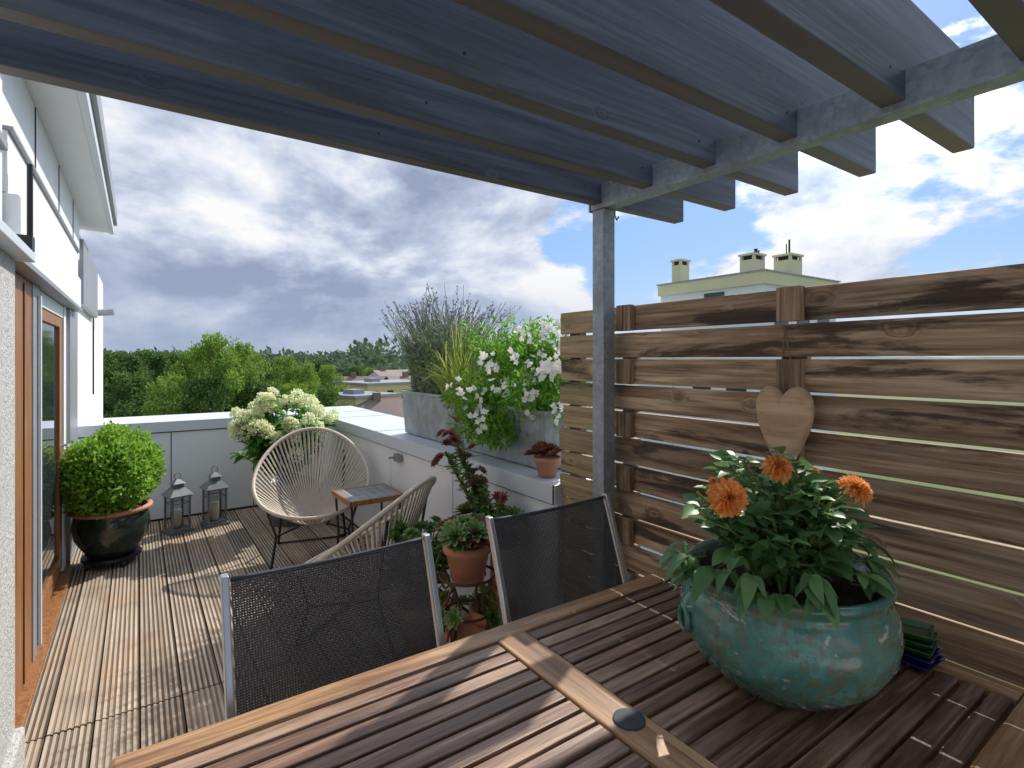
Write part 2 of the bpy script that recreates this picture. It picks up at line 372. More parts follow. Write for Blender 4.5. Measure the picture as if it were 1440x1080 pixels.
# ------------------------------------------------------------ neighbouring buildings
m_yel=plain('yellow_render',(.62,.60,.40),.85,0,.10,.6,.05)
m_lbl=plain('pale_render',(.66,.70,.74),.85,0,.05,.6,.05)
m_win=plain('window_dark',(.03,.04,.05),.1,0,.1,2,0)
m_roof=plain('roof_tiles',(.22,.165,.15),.8,0,.25,2,.4,.03)
e=empty('penthouse_building')
R3=Vector((CS,-SN,0)); F3=Vector((SN,CS,0))
def LD(l,d): return R3*l+F3*d
C0=LD(11.8,25);C1=LD(8.25,30.3);C2=LD(17.66,28.9)
u=(C2-C0).normalized(); v=(C1-C0).normalized(); wl=(C2-C0).length; vl=(C1-C0).length
zt=ZT(380,25)
Mx=Matrix(((u.x,v.x,0,C0.x),(u.y,v.y,0,C0.y),(0,0,1,0),(0,0,0,1)))
def bb(name,boxes,mats,bev=0,par=e):
    b=B()
    for q in boxes: b.box(*q)
    b.xf(0,Mx); return b.obj(name,mats,par,bevel=bev)
bb('walls',[(.12,wl-.12,.12,vl-.12,-12,zt-.55,0)],[m_lbl])
bb('parapet_band',[(0,wl,0,vl,zt-.6,zt,0),(-.06,wl+.06,-.06,vl+.06,zt,zt+.06,1)],[m_yel,m_graymetal])
bb('windows',[(.10,.13,2.2,3.4,zt-1.35,zt-.75,0)]+[(1+i*2,2.2+i*2,.10,.13,zt-2.8,zt-1.3,0) for i in range(3)]+[(.10,.13,1+i*2,2.1+i*2,zt-6,zt-4.4,0) for i in range(2)],[m_win])
bb('lower_wing',[(-3,.05,vl-1.0,vl+8,-12,zt-3.4,0)],[m_lbl])
def chim(px,D,ybase,ytop,w,dp,name='chimney'):
    x,y=W(px,D); z0=zt+.03; z1=ZT(ytop,D); b=B()
    b.box(-w/2,w/2,-dp/2,dp/2,z0,z1-.32,0)
    for sx in(-1,1):
        for sy in(-1,1): b.box(sx*w/2-(.14 if sx>0 else 0),sx*w/2+(.14 if sx<0 else 0),sy*dp/2-(.12 if sy>0 else 0),sy*dp/2+(.12 if sy<0 else 0),z1-.32,z1-.1,0)
    b.box(-w*.35,w*.35,-dp*.35,dp*.35,z1-.32,z1-.1,1)
    b.box(-w/2-.06,w/2+.06,-dp/2-.06,dp/2+.06,z1-.1,z1,0)
    b.xf(0,Matrix.Translation((x,y,0))@Matrix(((u.x,v.x,0,0),(u.y,v.y,0,0),(0,0,1,0),(0,0,0,1)))); b.obj(name,[m_yel,m_gap],e)
chim(957,30.3,398,366,.75,.6); chim(1058,27.6,382,358,.95,.8); chim(1108,28.0,385,359,1.1,.9)
b=B()
for px,D,y0,y1,r_ in((1063,27.6,360,350,.09),(1110,28,360,337,.05),(1106,28.2,360,343,.03),(1067,27.9,360,352,.04)):
    x,y=W(px,D); b.tube([(x,y,ZT(y0,D)),(x,y,ZT(y1,D))],r_,8,0)
b.obj('vent_pipes',[m_darkmetal],e)
def house(px,D,ridge_y,wd,ln,wallm,rot,gable=True,name='town_house'):
    x,y=W(px,D); zr=ZT(ridge_y,D); e2=empty(name)
    Mh=Matrix.Translation((x,y,0))@Matrix.Rotation(rot,4,'Z'); b=B(); ze=zr-(2.6 if gable else .3)
    b.box(-ln/2,ln/2,-wd/2,wd/2,-12,ze,0)
    if gable: b.add([(-ln/2,-wd/2,ze),(-ln/2,wd/2,ze),(-ln/2,0,zr-.1),(ln/2,-wd/2,ze),(ln/2,wd/2,ze),(ln/2,0,zr-.1)],[(0,2,1),(3,4,5)],0)
    b.xf(0,Mh); b.obj('walls',[wallm],e2)
    b=B()
    if gable:
        o=.5
        b.add([(-ln/2-o,-wd/2-o,ze-.25),(ln/2+o,-wd/2-o,ze-.25),(ln/2+o,0,zr),(-ln/2-o,0,zr),(-ln/2-o,wd/2+o,ze-.25),(ln/2+o,wd/2+o,ze-.25)],[(0,1,2,3),(3,2,5,4)],0)
        b.box(-ln/4-.4,-ln/4+.4,-.4,.4,zr-1,zr+.7,0)
    else: b.box(-ln/2-.2,ln/2+.2,-wd/2-.2,wd/2+.2,ze,zr,0); b.box(-ln/4,-ln/4+1.5,-1,1,zr,zr+.5,0)
    b.xf(0,Mh); b.obj('roof',[m_roof if gable else m_graymetal],e2)
    b=B(); k=int(ln/2.4)
    for i in range(k):
        xx=-ln/2+1.2+i*2.4
        for zz in(ze-2.0,ze-4.8): b.box(xx-.5,xx+.5,-wd/2-.03,-wd/2+.02,zz,zz+1.2,0)
    for yy in(-wd/4,wd/4): b.box(-ln/2-.03,-ln/2+.02,yy-.5,yy+.5,ze-2,ze-.8,0)
    b.xf(0,Mh); b.obj('windows',[m_win],e2)
m_och=plain('ochre_render',(.60,.52,.28),.9,0,.1,1,0)
house(540,80,536,9,11,m_och,.2,False)
house(550,108,520,8,10,m_lbl,.5)
house(516,95,529,8,9,plain('brick_render',(.32,.2,.16),.9,0,.1,1,0),-.3)
house(592,92,528,9,12,m_lbl,.1)
house(505,62,553,7,6,m_och,.3,False)
house(555,60,560,7,8,m_lbl,-.2,True)

# ------------------------------------------------------------ building body & terrace
e=empty('apartment_building')
XW=-.425; XP=1.505; YB=5.57; XO=2.03; YO=6.2; ZC=.853
b=B(); b.box(-9,XO-.03,-6,YO-.03,-12,-.06,0); b.obj('lower_storeys',[m_wall],e)
b=B(); b.box(-9,XW,2.5,YB-.0,-.06,2.7,0); b.box(-9,XW-.003,YB,9.9,-12,2.5,0); b.obj('facade_wall',[m_wall],e)
b=B(); b.box(-9,-.35,-4,2.5,-.06,1.74,0); b.obj('stucco_wall',[m_stucco],e)
b=B(); b.box(-.44,-.325,2.2,2.515,-.05,.12,0); b.obj('plinth',[m_stucco],e,bevel=.01)
b=B()
b.box(-9,-.385,-4,2.52,1.742,2.7,1); b.box(-9,-.30,-4,2.53,1.742,1.775,0); b.box(-.40,-.335,-4,2.52,1.777,1.80,0)
for y in(.4,1.3,2.1): b.box(-.39,-.3835,y,y+.012,1.8,2.57,2)
b.box(-.39,-.37,-4,2.52,2.12,2.15,3)
b.obj('wall_cladding',[m_cap,m_panel,m_gap,m_graymetal],e,bevel=.003)
b=B()
b.box(XW-.02,-.345,2.54,5.02,1.77,1.98,0); b.box(XW-.02,-.335,2.54,5.02,1.745,1.768,1)
b.box(XW-.02,-.375,2.54,5.2,1.985,2.2,0);  b.box(XW-.02,-.395,2.54,5.6,2.205,2.58,0); b.box(XW-.02,-.36,2.54,5.2,2.202,2.216,1)
for y in(3.3,4.2,5.05): b.box(-.394,-.390,y,y+.01,2.22,2.57,2)
b.box(XW-.01,XW+.02,5.24,5.6,1.75,2.15,1); b.box(XW-.004,XW+.05,5.7,7.6,1.86,2.4,1); b.box(XW-.004,XW+.012,7.7,7.72,1.0,2.4,2)
b.obj('shutter_box',[m_panel,m_graymetal,m_gap],e,bevel=.004)
b=B()
b.box(-9,-.19,-4,6.3,2.70,2.74,0); b.box(-.60,-.225,-4,6.28,2.582,2.60,1); b.box(-.225,-.19,-4,6.3,2.575,2.698,0); b.box(-.19,-.165,-4,6.3,2.66,2.80,3); b.box(-.60,-.2,-4,6.25,2.602,2.698,2)
b.box(-9,-.25,-4,6.2,2.742,3.05,3); b.box(-.25,-.215,-4,6.22,2.80,2.83,0); b.box(-9,-.21,-4,6.25,3.05,3.09,0)
b.obj('roof_eave',[m_cap,m_panel,m_gap,m_graymetal],e,bevel=.003)
b=B(); b.tube([(-.32,2.57,1.80),(-.32,2.57,2.1)],.009,8,0); b.box(-.36,-.31,2.54,2.60,1.79,1.84,0); b.tube([(-.43,8.2,1.96),(-.25,8.2,1.98)],.04,8,1); b.tube([(XW+.02,5.35,.86),(XW+.02,5.35,1.7)],.006,6,1); b.obj('wall_fittings',[m_darkmetal,m_graymetal],e)
e=empty('patio_door')
b=B(); b.box(XW-.05,XW+.03,2.56,3.22,.02,1.742,0); b.box(XW-.05,XW+.02,4.38,4.50,.06,1.70,0); b.box(XW-.05,XW+.02,3.5,3.55,.06,1.66,0); b.box(XW-.05,XW+.02,3.55,4.38,.06,.16,0); b.box(XW-.05,XW+.02,3.55,4.38,1.60,1.66,0)
for yy in(2.75,3.0): b.box(XW+.031,XW+.036,yy,yy+.03,.04,1.72,0)
b.obj('oak_frame',[m_doorwood],e,bevel=.004)
b=B(); b.box(XW-.04,XW+.035,3.225,3.49,.02,1.742,1); b.box(XW-.04,XW+.03,4.505,4.62,.02,1.742,0); b.box(XW-.04,XW+.045,4.70,5.25,-.0,1.742,1); b.box(XW-.04,XW+.025,3.5,4.5,1.665,1.742,0)
b.box(XW+.036,XW+.05,3.34,3.36,.05,1.70,0); b.obj('metal_posts',[m_panel,m_graymetal],e,bevel=.003)
b=B(); b.box(XW-.03,XW+.006,3.55,4.38,.16,1.60,0); b.obj('glass_pane',[m_glass],e)
b=B(); b.box(XW-.04,XW+.07,2.56,4.62,.0,.03,0); b.obj('sill',[m_doorwood],e,bevel=.003)
b=B(); b.tube([(XW+.02,4.44,.85),(XW+.06,4.44,.85),(XW+.06,4.32,.85)],.008,8,0); b.obj('handle',[m_alu],e)

# parapet
e=empty('parapet_wall'); YS=1.81
b=B(); b.box(XP,XO-.03,YS,YB,-.06,ZC-.03,0); b.box(XW+.0,XO-.03,YB,YO-.03,-.06,ZC-.03,0); b.obj('wall_core',[m_gap],e)
b=B()
y=YS
while y<YB-.05:
    y2=min(y+.93,YB-.012); b.box(XP-.012,XP-.001,y+.004,y2-.004,.015,ZC-.095,0); y=y2
x=XW
while x<XP-.05:
    x2=min(x+.66,XP-.014); b.box(x+.004,x2-.004,YB-.012,YB-.001,.015,ZC-.095,0); x=x2
b.box(XP-.012,XO-.03,YS-.012,YS-.001,.0,ZC-.005,0); b.box(XO-.029,XO-.018,YS,YO-.04,-.06,ZC-.1,0)
b.obj('white_panels',[m_panel],e,bevel=.002)
b=B(); b.box(XP-.03,XO,YS,YB-.0,ZC-.004,ZC,0);b.box(XP-.03,XP-.026,YS,YB-.03,ZC-.085,ZC-.004,0)
b.box(XW,XO,YB-.03,YO,ZC-.004+.0035,ZC+.0035,0); b.box(XW,XP-.03,YB-.03,YB-.026,ZC-.085,ZC-.001,0); b.box(XW,XO,YO-.004,YO,ZC-.1,ZC-.001,0); b.box(XO-.004,XO,YS,YO,ZC-.1,ZC-.005,0)
b.box(XP-.03,XO,YS-.017,YS-.0125,ZC-.085,ZC,0)
for yy in(2.6,3.9,5.0): b.box(XP-.032,XO+.002,yy,yy+.03,ZC,ZC+.004,0)
b.obj('metal_coping',[m_cap],e,bevel=.0015)
b=B(); b.box(XP-.05,XP-.02,3.45,3.53,ZC-.16,ZC-.11,0); b.tube([(XP-.05,3.49,ZC-.13),(XP-.10,3.49,ZC-.13)],.008,8,0); b.obj('bracket',[m_graymetal],e)

# deck
b=B(); bw=.1445; x=XW
while x<XP-.02:
    for (ya,yb) in((-1.5,2.615),(2.625,YB-.015)):
        jy=random.uniform(-.0015,.0015)
        xs=[];zs=[]
        npr=7; w=(bw-.006)/npr
        for k in range(npr):
            a=x+k*w
            xs+= [a+.002,a+w*.52,a+w*.62,a+w*.90]; zs+=[0,0,-.0045,-.0045]
        xs=[x]+xs+[x+bw-.006]; zs=[0]+zs+[0]
        xs=[x]+xs+[x+bw-.006]; zs=[-.03]+zs+[-.03]
        n=len(xs); vs=[(min(xx,XP-.013),ya,z+jy) for xx,z in zip(xs,zs)]+[(min(xx,XP-.013),yb,z+jy) for xx,z in zip(xs,zs)]
        fs=[(i,i+1,n+i+1,n+i) for i in range(n-1)]+[tuple(range(n-1,-1,-1)),tuple(range(n,2*n))]
        b.add(vs,fs)
    x+=bw
b.obj('wooden_deck',[m_deck])
b=B(); b.box(XW,XP,-1.5,YB,-.058,-.034,0); b.obj('deck_subfloor',[m_gap])

# ------------------------------------------------------------ pergola
e=empty('pergola')
RY=[1.44-.24*i for i in range(11)]
b=B()
for y in RY:
    b.box(-.42 if y<1.3 else -.37,1.89,y,y+.05,1.98,2.22,0)
b.obj('rafters',[m_rafter],e,bevel=.004)
b=B(); b.box(1.41,1.47,-1.3,1.50,1.962,2.052,0); b.box(1.405,1.475,1.50,1.506,1.957,2.057,0); b.obj('steel_beam',[m_zinc],e,bevel=.004)
b=B()
for y in(1.43,-1.2): b.box(1.41,1.47,y,y+.06,.0,1.960,0); b.box(1.36,1.52 if y<0 else 1.50,y-.03,y+.09,.001,.009,0)
b.obj('steel_posts',[m_zinc],e,bevel=.004)
b=B()
b.tube([(1.5,1.46,1.975),(1.5,1.46,1.95),(1.51,1.46,1.935),(1.52,1.46,1.95)],.003,6,0)
for i,y in enumerate(RY):
    for x in(.55,1.33):
        for z in(2.03,): b.tube([(x+.03*(i%2),y-.0012,z),(x+.03*(i%2),y+.002,z)],.0035,8,0)
b.obj('hook_and_screws',[m_darkmetal],e)

# ------------------------------------------------------------ fence
e=empty('privacy_fence'); b=B(); bp=B()
PYS=(1.38,.755,.05,-.8)
for i in range(16):
    zt_=1.60-.1*i; odd=i%2
    x0,x1=(1.512,1.530) if odd else (1.522,1.540)
    j=random.uniform(-.0015,.0015); tl=random.uniform(-.0015,.0015)
    y1=1.80+random.uniform(-.012,.012); z0=max(.01,zt_-.0925+j); z1=zt_+j
    b.box(x0,x1,-1.3,y1,z0,z1,0)
    for q in range(len(b.v)-8,len(b.v)):
        vx,vy,vz=b.v[q]; b.v[q]=(vx,vy,vz+(tl if vy>0 else -tl))
    for y in PYS:
        if odd: bp.box(1.5315,1.556,y,y+.07,zt_-.0995,zt_+.0005,0)
        else: bp.box(1.496,1.5205,y,y+.07,zt_-.0935,zt_+(.004 if i==0 else 0),0)
bp.box(1.5415,1.575,1.70,1.77,0,1.6,0)
b.obj('boards',[m_fence],e,bevel=.003)
bp.obj('posts',[m_fpost],e,bevel=.002)

# heart
half=[(0,-.024),(.008,-.013),(.020,-.004),(.036,.001),(.053,-.002),(.068,-.014),(.078,-.034),(.081,-.060),(.078,-.090),(.069,-.122),(.055,-.155),(.037,-.190),(.019,-.222),(.006,-.243)]
prof=half+[(0,-.250)]+[(-a,z) for a,z in half[:0:-1]]
n=len(prof)
b=B()
layers=[(0.0,.80),(.006,.93),(.016,1.0),(.026,.97),(.034,.88),(.041,.70),(.045,.45),(.046,.1)]
vs=[]
cx,cz=0,-.105
for dx,s in layers:
    for (yy,zz) in prof: vs.append((-dx,(yy-cx)*s+cx,(zz-cz)*s+cz))
fs=[(i*n+j,i*n+(j+1)%n,(i+1)*n+(j+1)%n,(i+1)*n+j) for i in range(len(layers)-1) for j in range(n)]
fs+=[tuple(range(n-1,-1,-1)),tuple((len(layers)-1)*n+j for j in range(n))]
b.add(vs,fs,0); HY=.79
b.xf(0,Matrix.Translation((1.494,HY,1.325)))
b.tube([(1.475,HY,1.30),(1.485,HY+.012,1.38),(1.495,HY+.008,1.49)],.0022,5,1); b.tube([(1.475,HY,1.30),(1.485,HY-.014,1.39),(1.495,HY+.008,1.49)],.0022,5,1); b.tube([(1.475,HY,1.29),(1.478,HY+.004,1.38)],.003,5,1)
b.tube([(1.514,HY+.008,1.488),(1.489,HY+.008,1.493)],.004,6,1)
b.obj('hanging_wooden_heart',[m_heart,m_string],smooth=True)

# ------------------------------------------------------------ table
e=empty('garden_table'); TZ=.74; X0,X1,Y0,Y1=-.04,1.46,.23,1.11
b=B()
b.box(X0+.001,X1,Y1-.06,Y1,TZ-.025,TZ,0); b.box(X0+.001,X1,Y0,Y0+.06,TZ-.025,TZ,0)
b.obj('long_rails',[m_frame],e,bevel=.008)
b=B()
b.box(X0-.006,X0+.058,Y0+.061,Y1-.061,TZ-.025,TZ-.001,0); b.box(X1-.06,X1-.001,Y0+.061,Y1-.061,TZ-.025,TZ-.001,0); b.box(.69,.77,Y0+.061,Y1-.061,TZ-.025,TZ+.001,0)
for x in(.32,1.1): b.box(x,x+.05,Y0+.06,Y1-.06,TZ-.05,TZ-.026,0)
b.obj('cross_rails',[m_frameY],e,bevel=.004)
b=B(); ns=18; pit=(Y1-Y0-.12-.006)/ns
for xa,xb in((X0+.062,.687),(.773,X1-.064)):
    for i in range(ns):
        y=Y0+.066+i*pit; dz=random.uniform(-.001,.001); b.box(xa,xb,y,y+pit-.008,TZ-.022,TZ-.002+dz,0)
b.obj('slats',[m_slat],e,bevel=.003)
b=B(); b.lathe([(0.0,.0035),(.026,.0035),(.029,.0028),(.030,.0)],(.735,.68,TZ+.001),40,0); b.lathe([(0,.0045),(.007,.0045),(.008,.0035)],(.735,.68,TZ+.001),20,0); b.obj('parasol_hole_cap',[m_plastic],e)
b=B()
b.box(X0+.05,X1-.05,Y1-.12,Y1-.10,TZ-.10,TZ-.052,0);b.box(X0+.05,X1-.05,Y0+.10,Y0+.12,TZ-.10,TZ-.052,0)
for x in(X0+.06,X1-.12):
    for y in(Y0+.06,Y1-.12): b.box(x,x+.06,y,y+.06,.002,TZ-.027,0)
b.obj('legs',[m_frameY],e,bevel=.004)

def sling(xc,yb):
    e=empty('sling_garden_chair'); w=.235
    b=B(); nx,nz=16,16; vs=[]
    for k in range(nz+1):
        t=k/nz
        for i in range(nx+1):
            s=-1+2*i/nx
            z=.40+.53*t; y=yb-.17+.17*t**1.15 + .0; y+= .022*(1-s*s)*math.sin(math.pi*min(1,t*.85+.1))
            z2=z-.010*(1-s*s)*t
            vs.append((xc+s*(w-.012),y,z2))
    fs=[(k*(nx+1)+i,k*(nx+1)+i+1,(k+1)*(nx+1)+i+1,(k+1)*(nx+1)+i) for k in range(nz) for i in range(nx)]
    b.add(vs,fs,0)
    vs=[]
    for k in range(9):
        t=k/8
        for i in range(nx+1):
            s=-1+2*i/nx; vs.append((xc+s*(w-.012),yb-.17-.44*t,.40+.03*t-.02*(1-s*s)))
    b.add(vs,[(k*(nx+1)+i,k*(nx+1)+i+1,(k+1)*(nx+1)+i+1,(k+1)*(nx+1)+i) for k in range(8) for i in range(nx)],0)
    b.obj('sling_fabric',[m_sling],e,smooth=True)
    b=B(); pts=[(xc+(-1+2*i/12)*(w-.012),yb+.001+.013*(1-(-1+2*i/12)**2),.928-.010*(1-(-1+2*i/12)**2)) for i in range(13)]
    b.tube(pts,.006,8,0); b.obj('top_hem',[m_plastic],e,smooth=True)
    b=B()
    for s in(-1,1):
        x=xc+s*w
        pts=[(x,yb-.17+.17*(k/8)**1.15,.40+.54*k/8) for k in range(9)]
        vs=[]
        for p_ in pts:
            vs+=[(x-.008,p_[1]-.011,p_[2]),(x+.008,p_[1]-.011,p_[2]),(x+.008,p_[1]+.013,p_[2]),(x-.008,p_[1]+.013,p_[2])]
        fs=[(k*4+j,k*4+(j+1)%4,k*4+4+(j+1)%4,k*4+4+j) for k in range(8) for j in range(4)]+[(3,2,1,0),(32,33,34,35)]
        b.add(vs,fs,0)
        b.tube([(x,yb-.17,.41),(x,yb-.40,.42),(x,yb-.61,.435)],.013,8,0)
        b.tube([(x,yb-.58,.43),(x,yb-.63,.0)],.012,8,0); b.tube([(x,yb-.25,.42),(x,yb+.02,.0)],.012,8,0)
    b.tube([(xc-w,yb-.19,.39),(xc+w,yb-.19,.39)],.010,8,0); b.tube([(xc-w,yb-.60,.42),(xc+w,yb-.60,.42)],.010,8,0)
    b.obj('aluminium_frame',[m_alu],e,bevel=.003)
sling(.385,1.285); sling(1.075,1.32)

def acapulco(x,y,head,S=1.0):
    e=empty('string_lounge_chair')
    Mx=Matrix.Translation((x,y,0.002))@Matrix.Rotation(head,4,'Z')@Matrix.Scale(S,4)
    n=72; rim=[]
    for i in range(n):
        t=2*math.pi*i/n; s=math.cos(t)
        rim.append(Vector((.40*math.sin(t)*(1+.04*s),.37*s,.60-.26*s+.05*(s*s-.5))))
    ring=[Vector((.065*math.sin(2*math.pi*i/n),-.05+.075*math.cos(2*math.pi*i/n),.235-.02*math.cos(2*math.pi*i/n))) for i in range(n)]
    b=B(); b.tube(rim,.014,8,0,closed=True); b.tube(ring,.008,6,0,closed=True)
    for i in range(n):
        a,c=rim[i],ring[i]
        for off in(-.004,.004):
            d=(rim[(i+1)%n]-rim[i]).normalized()*off
            mid=(a+c)/2+Vector((0,0,-.012))
            b.tube([a+d,mid+d*.7,c+d*.3],.0038,4,0,caps=False)
    b.xf(0,Mx); b.obj('cord_shell',[m_cord],e,smooth=True)
    b=B()
    for sx in(-1,1):
        b.tube([(sx*.30,.25,.42),(sx*.24,.22,.22),(sx*.27,.28,.01)],.009,8,0)
        b.tube([(sx*.24,-.25,.72),(sx*.22,-.18,.30),(sx*.25,-.30,.01)],.009,8,0)
        b.tube([(sx*.24,.22,.22),(sx*.10,0,.21),(sx*.22,-.18,.30)],.008,8,0)
    b.tube([(-.27,.28,.01),(.27,.28,.01)],.008,8,0); b.tube([(-.25,-.30,.01),(.25,-.30,.01)],.008,8,0)
    b.xf(0,Mx); b.obj('steel_legs',[m_darkmetal],e,smooth=True)
acapulco(1.03,3.98,math.radians(180-14),.965)
acapulco(.97,2.68,math.radians(40),.90)
e=empty('mosaic_side_table')
m_mos,nt,p,o=newmat('slate_mosaic'); co=objco(nt)
br=N(nt,'ShaderNodeTexBrick'); nt.links.new(co,br.inputs['Vector']); br.offset=0; br.inputs['Scale'].default_value=1; br.inputs['Brick Width'].default_value=.06; br.inputs['Row Height'].default_value=.06;br.inputs['Mortar Size'].default_value=.003
br.inputs['Color1'].default_value=(.10,.14,.18,1);br.inputs['Color2'].default_value=(.24,.22,.22,1);br.inputs['Mortar'].default_value=(.4,.38,.35,1)
nt.links.new(br.outputs[0],p.inputs['Base Color']);p.inputs['Roughness'].default_value=.3
tx,ty=1.27,3.52
b=B(); b.box(-.17,.17,-.17,.17,.485,.50,0); b.obj('tile_top',[m_mos],e,loc=(tx,ty,0))
b=B()
for s in(-1,1):
    b.box(tx+s*.178-.008,tx+s*.178+.008,ty-.186,ty+.186,.47,.503,0); b.box(tx-.17,tx+.17,ty+s*.178-.008,ty+s*.178+.008,.47,.5025,0)
b.obj('edge_frame',[m_doorwood],e,bevel=.002)
b=B()
for sx in(-1,1):
    for sy in(-1,1): b.tube([(tx+sx*.165,ty+sy*.165,.47),(tx+sx*.15,ty+sy*.15,.2),(tx+sx*.17,ty+sy*.17,0)],.008,8,0)
for s in(-1,1): b.tube([(tx-.15,ty+s*.15,.2),(tx+.15,ty+s*.15,.2)],.005,6,0)
b.obj('iron_legs',[m_darkmetal],e)

def pot_round(name,c,prof,mat,e,n=40,smooth=True): 
    b=B(); b.lathe(prof,c,n,0); o=b.obj(name,[mat],e,smooth=smooth); return o
# boxwood
e=empty('potted_boxwood'); bx,by=-.15,4.60
pot_round('glazed_pot',(bx,by,.07),[(0,0),(.13,0),(.15,.02),(.205,.12),(.222,.20),(.21,.265),(.20,.28),(.222,.295),(.228,.31),(.215,.32),(.20,.31),(.195,.28),(0,.27)],m_greenpot,e)
pot_round('soil',(bx,by,.07),[(0,.285),(.195,.285)],m_soil,e)
b=B(); b.lathe([(.226,.292),(.236,.300),(.236,.316),(.220,.324),(.205,.318)],(bx,by,.07),40,0); b.obj('pot_rim',[m_terra],e,smooth=True)
b=B(); b.lathe([(0,0),(.17,0),(.17,.02),(0,.02)],(bx,by,.045),24,0)
for k in range(4):
    a=k*1.57+.5; b.tube([(bx+.15*math.cos(a)-.012,by+.15*math.sin(a),.025),(bx+.15*math.cos(a)+.012,by+.15*math.sin(a),.025)],.024,12,0)
b.obj('plant_trolley',[m_darkmetal],e)
def lump(d,amp=.12,seed=0,k=40,sharp=14):
    r=np.random.default_rng(seed); out=np.ones(len(d))
    for i in range(k):
        c=r.normal(size=3); c/=np.linalg.norm(c); out+=amp*np.exp(-np.sum((d-c)**2,axis=1)*sharp)*r.uniform(-.7,1)
    return out
b=B()
n=11500; d=rng.normal(size=(n,3)); d/=np.linalg.norm(d,axis=1,keepdims=True)
lm_=lump(d,.26,3,55,20); rad=lm_*(1-.30*rng.random(n)**1.3)*(1+.12*(rng.random(n)**7))
pos=d*rad[:,None]*np.array([.28,.385,.255])+np.array([bx,by,.635]); pos=pos[pos[:,2]>.385]
dd=(pos-np.array([bx,by,.60])); dd/=np.linalg.norm(dd,axis=1,keepdims=True)
b.leaves(pos,dd*.6+np.array([0,0,.45])+rng.normal(size=pos.shape)*.6,.034,.021,0,.15)
b.obj('leaves',[L_box],e)
b=B(); pr_=[(.01,-.23),(.17,-.2),(.20,-.1),(.21,0),(.18,.11),(.10,.16),(.01,.18)]
b.lathe(pr_,(bx,by,.63),20,0); b.tube([(bx,by,.35),(bx,by,.5)],.02,8,0); b.obj('bush_core_and_stem',[L_core],e,smooth=True)  # solid dark blob inside the leaf shell, with a short stem

def lantern(x,y,s,rot):
    e=empty('garden_lantern'); b=B(); w=.07
    b.box(-w-.01,w+.01,-w-.01,w+.01,.0,.018,0); b.box(-w+.004,w-.004,-w+.004,w-.004,.018,.035,0)
    for sx in(-1,1):
        for sy in(-1,1): b.box(sx*.060-.006,sx*.060+.006,sy*.060-.006,sy*.060+.006,.035,.265,0)
    for z in(.215,): 
        for sx in(-1,1): b.box(sx*.060-.003,sx*.060+.003,-.054,.054,z,z+.006,0); b.box(-.054,.054,sx*.060-.003,sx*.060+.003,z,z+.006,0)
    b.box(-w,w,-w,w,.265,.277,0)
    def fr(w0,z0,w1,z1): b.add([(-w0,-w0,z0),(w0,-w0,z0),(w0,w0,z0),(-w0,w0,z0),(-w1,-w1,z1),(w1,-w1,z1),(w1,w1,z1),(-w1,w1,z1)],[(0,1,5,4),(1,2,6,5),(2,3,7,6),(3,0,4,7),(4,5,6,7),(3,2,1,0)],0)
    fr(.082,.278,.04,.33); fr(.032,.331,.030,.362); fr(.042,.363,.010,.395)
    R=.022; b.tube([(R*math.cos(t),0,.415+R*math.sin(t)) for t in [k*math.pi/8 for k in range(16)]],.003,6,0,closed=True)
    Mx=Matrix.Translation((x,y,0.001))@Matrix.Rotation(rot,4,'Z')@Matrix.Scale(s,4)
    b.xf(0,Mx); b.obj('metal_frame',[m_pewter],e)
    b=B()
    for sx in(-1,1): b.box(sx*.058-.001,sx*.058+.001,-.053,.053,.036,.264,0)
    for sx in(-1,1): b.box(-.053,.053,sx*.058-.001,sx*.058+.001,.036,.264,0)
    b.xf(0,Mx); b.obj('glass',[m_lglass],e)
    b=B(); b.lathe([(0,.13),(.028,.13),(.030,.126),(.030,0),(0,0)],(0,0,.036),20,0); b.xf(0,Mx); b.obj('candle',[m_candle],e,smooth=True)
lantern(.26,5.12,1.08,.35); lantern(.53,5.17,1.12,.2)

# hydrangea
e=empty('potted_hydrangea'); hx,hy=1.06,4.88
pot_round('pot',(hx,hy,0),[(0,0),(.15,0),(.20,.33),(.215,.35),(.20,.36),(.19,.33),(0,.31)],m_planter,e)
b=B(); tips=[]
for i in range(54):
    a=rng.random()*6.283; r_=math.sqrt(rng.random()); rx=.40*r_
    z=1.11-.26*r_**2.2-rng.random()*.12
    if i>36: z=rng.uniform(.58,.95); rx=.40; a=rng.uniform(2.6,5.2)
    tip=Vector((hx+math.cos(a)*rx,hy+math.sin(a)*rx*.85,z)); tips.append(tip)
    b.tube([(hx+math.cos(a)*.04,hy+math.sin(a)*.04,.33),(hx+math.cos(a)*rx*.6,hy+math.sin(a)*rx*.5,.33+(z-.33)*.6),tuple(tip)],[.006,.005,.004],5,1)
    for k in range(22):
        t=rng.uniform(.3,1.02); q=Vector((hx,hy,.33)).lerp(tip,t); aa=rng.random()*6.283
        b.bigleaf(q,(math.cos(aa),math.sin(aa),rng.uniform(-.1,.7)),(0,0,1),rng.uniform(.08,.13),rng.uniform(.05,.075),.35,0)
b.obj('foliage',[L_hyd,L_bark],e)
b=B()
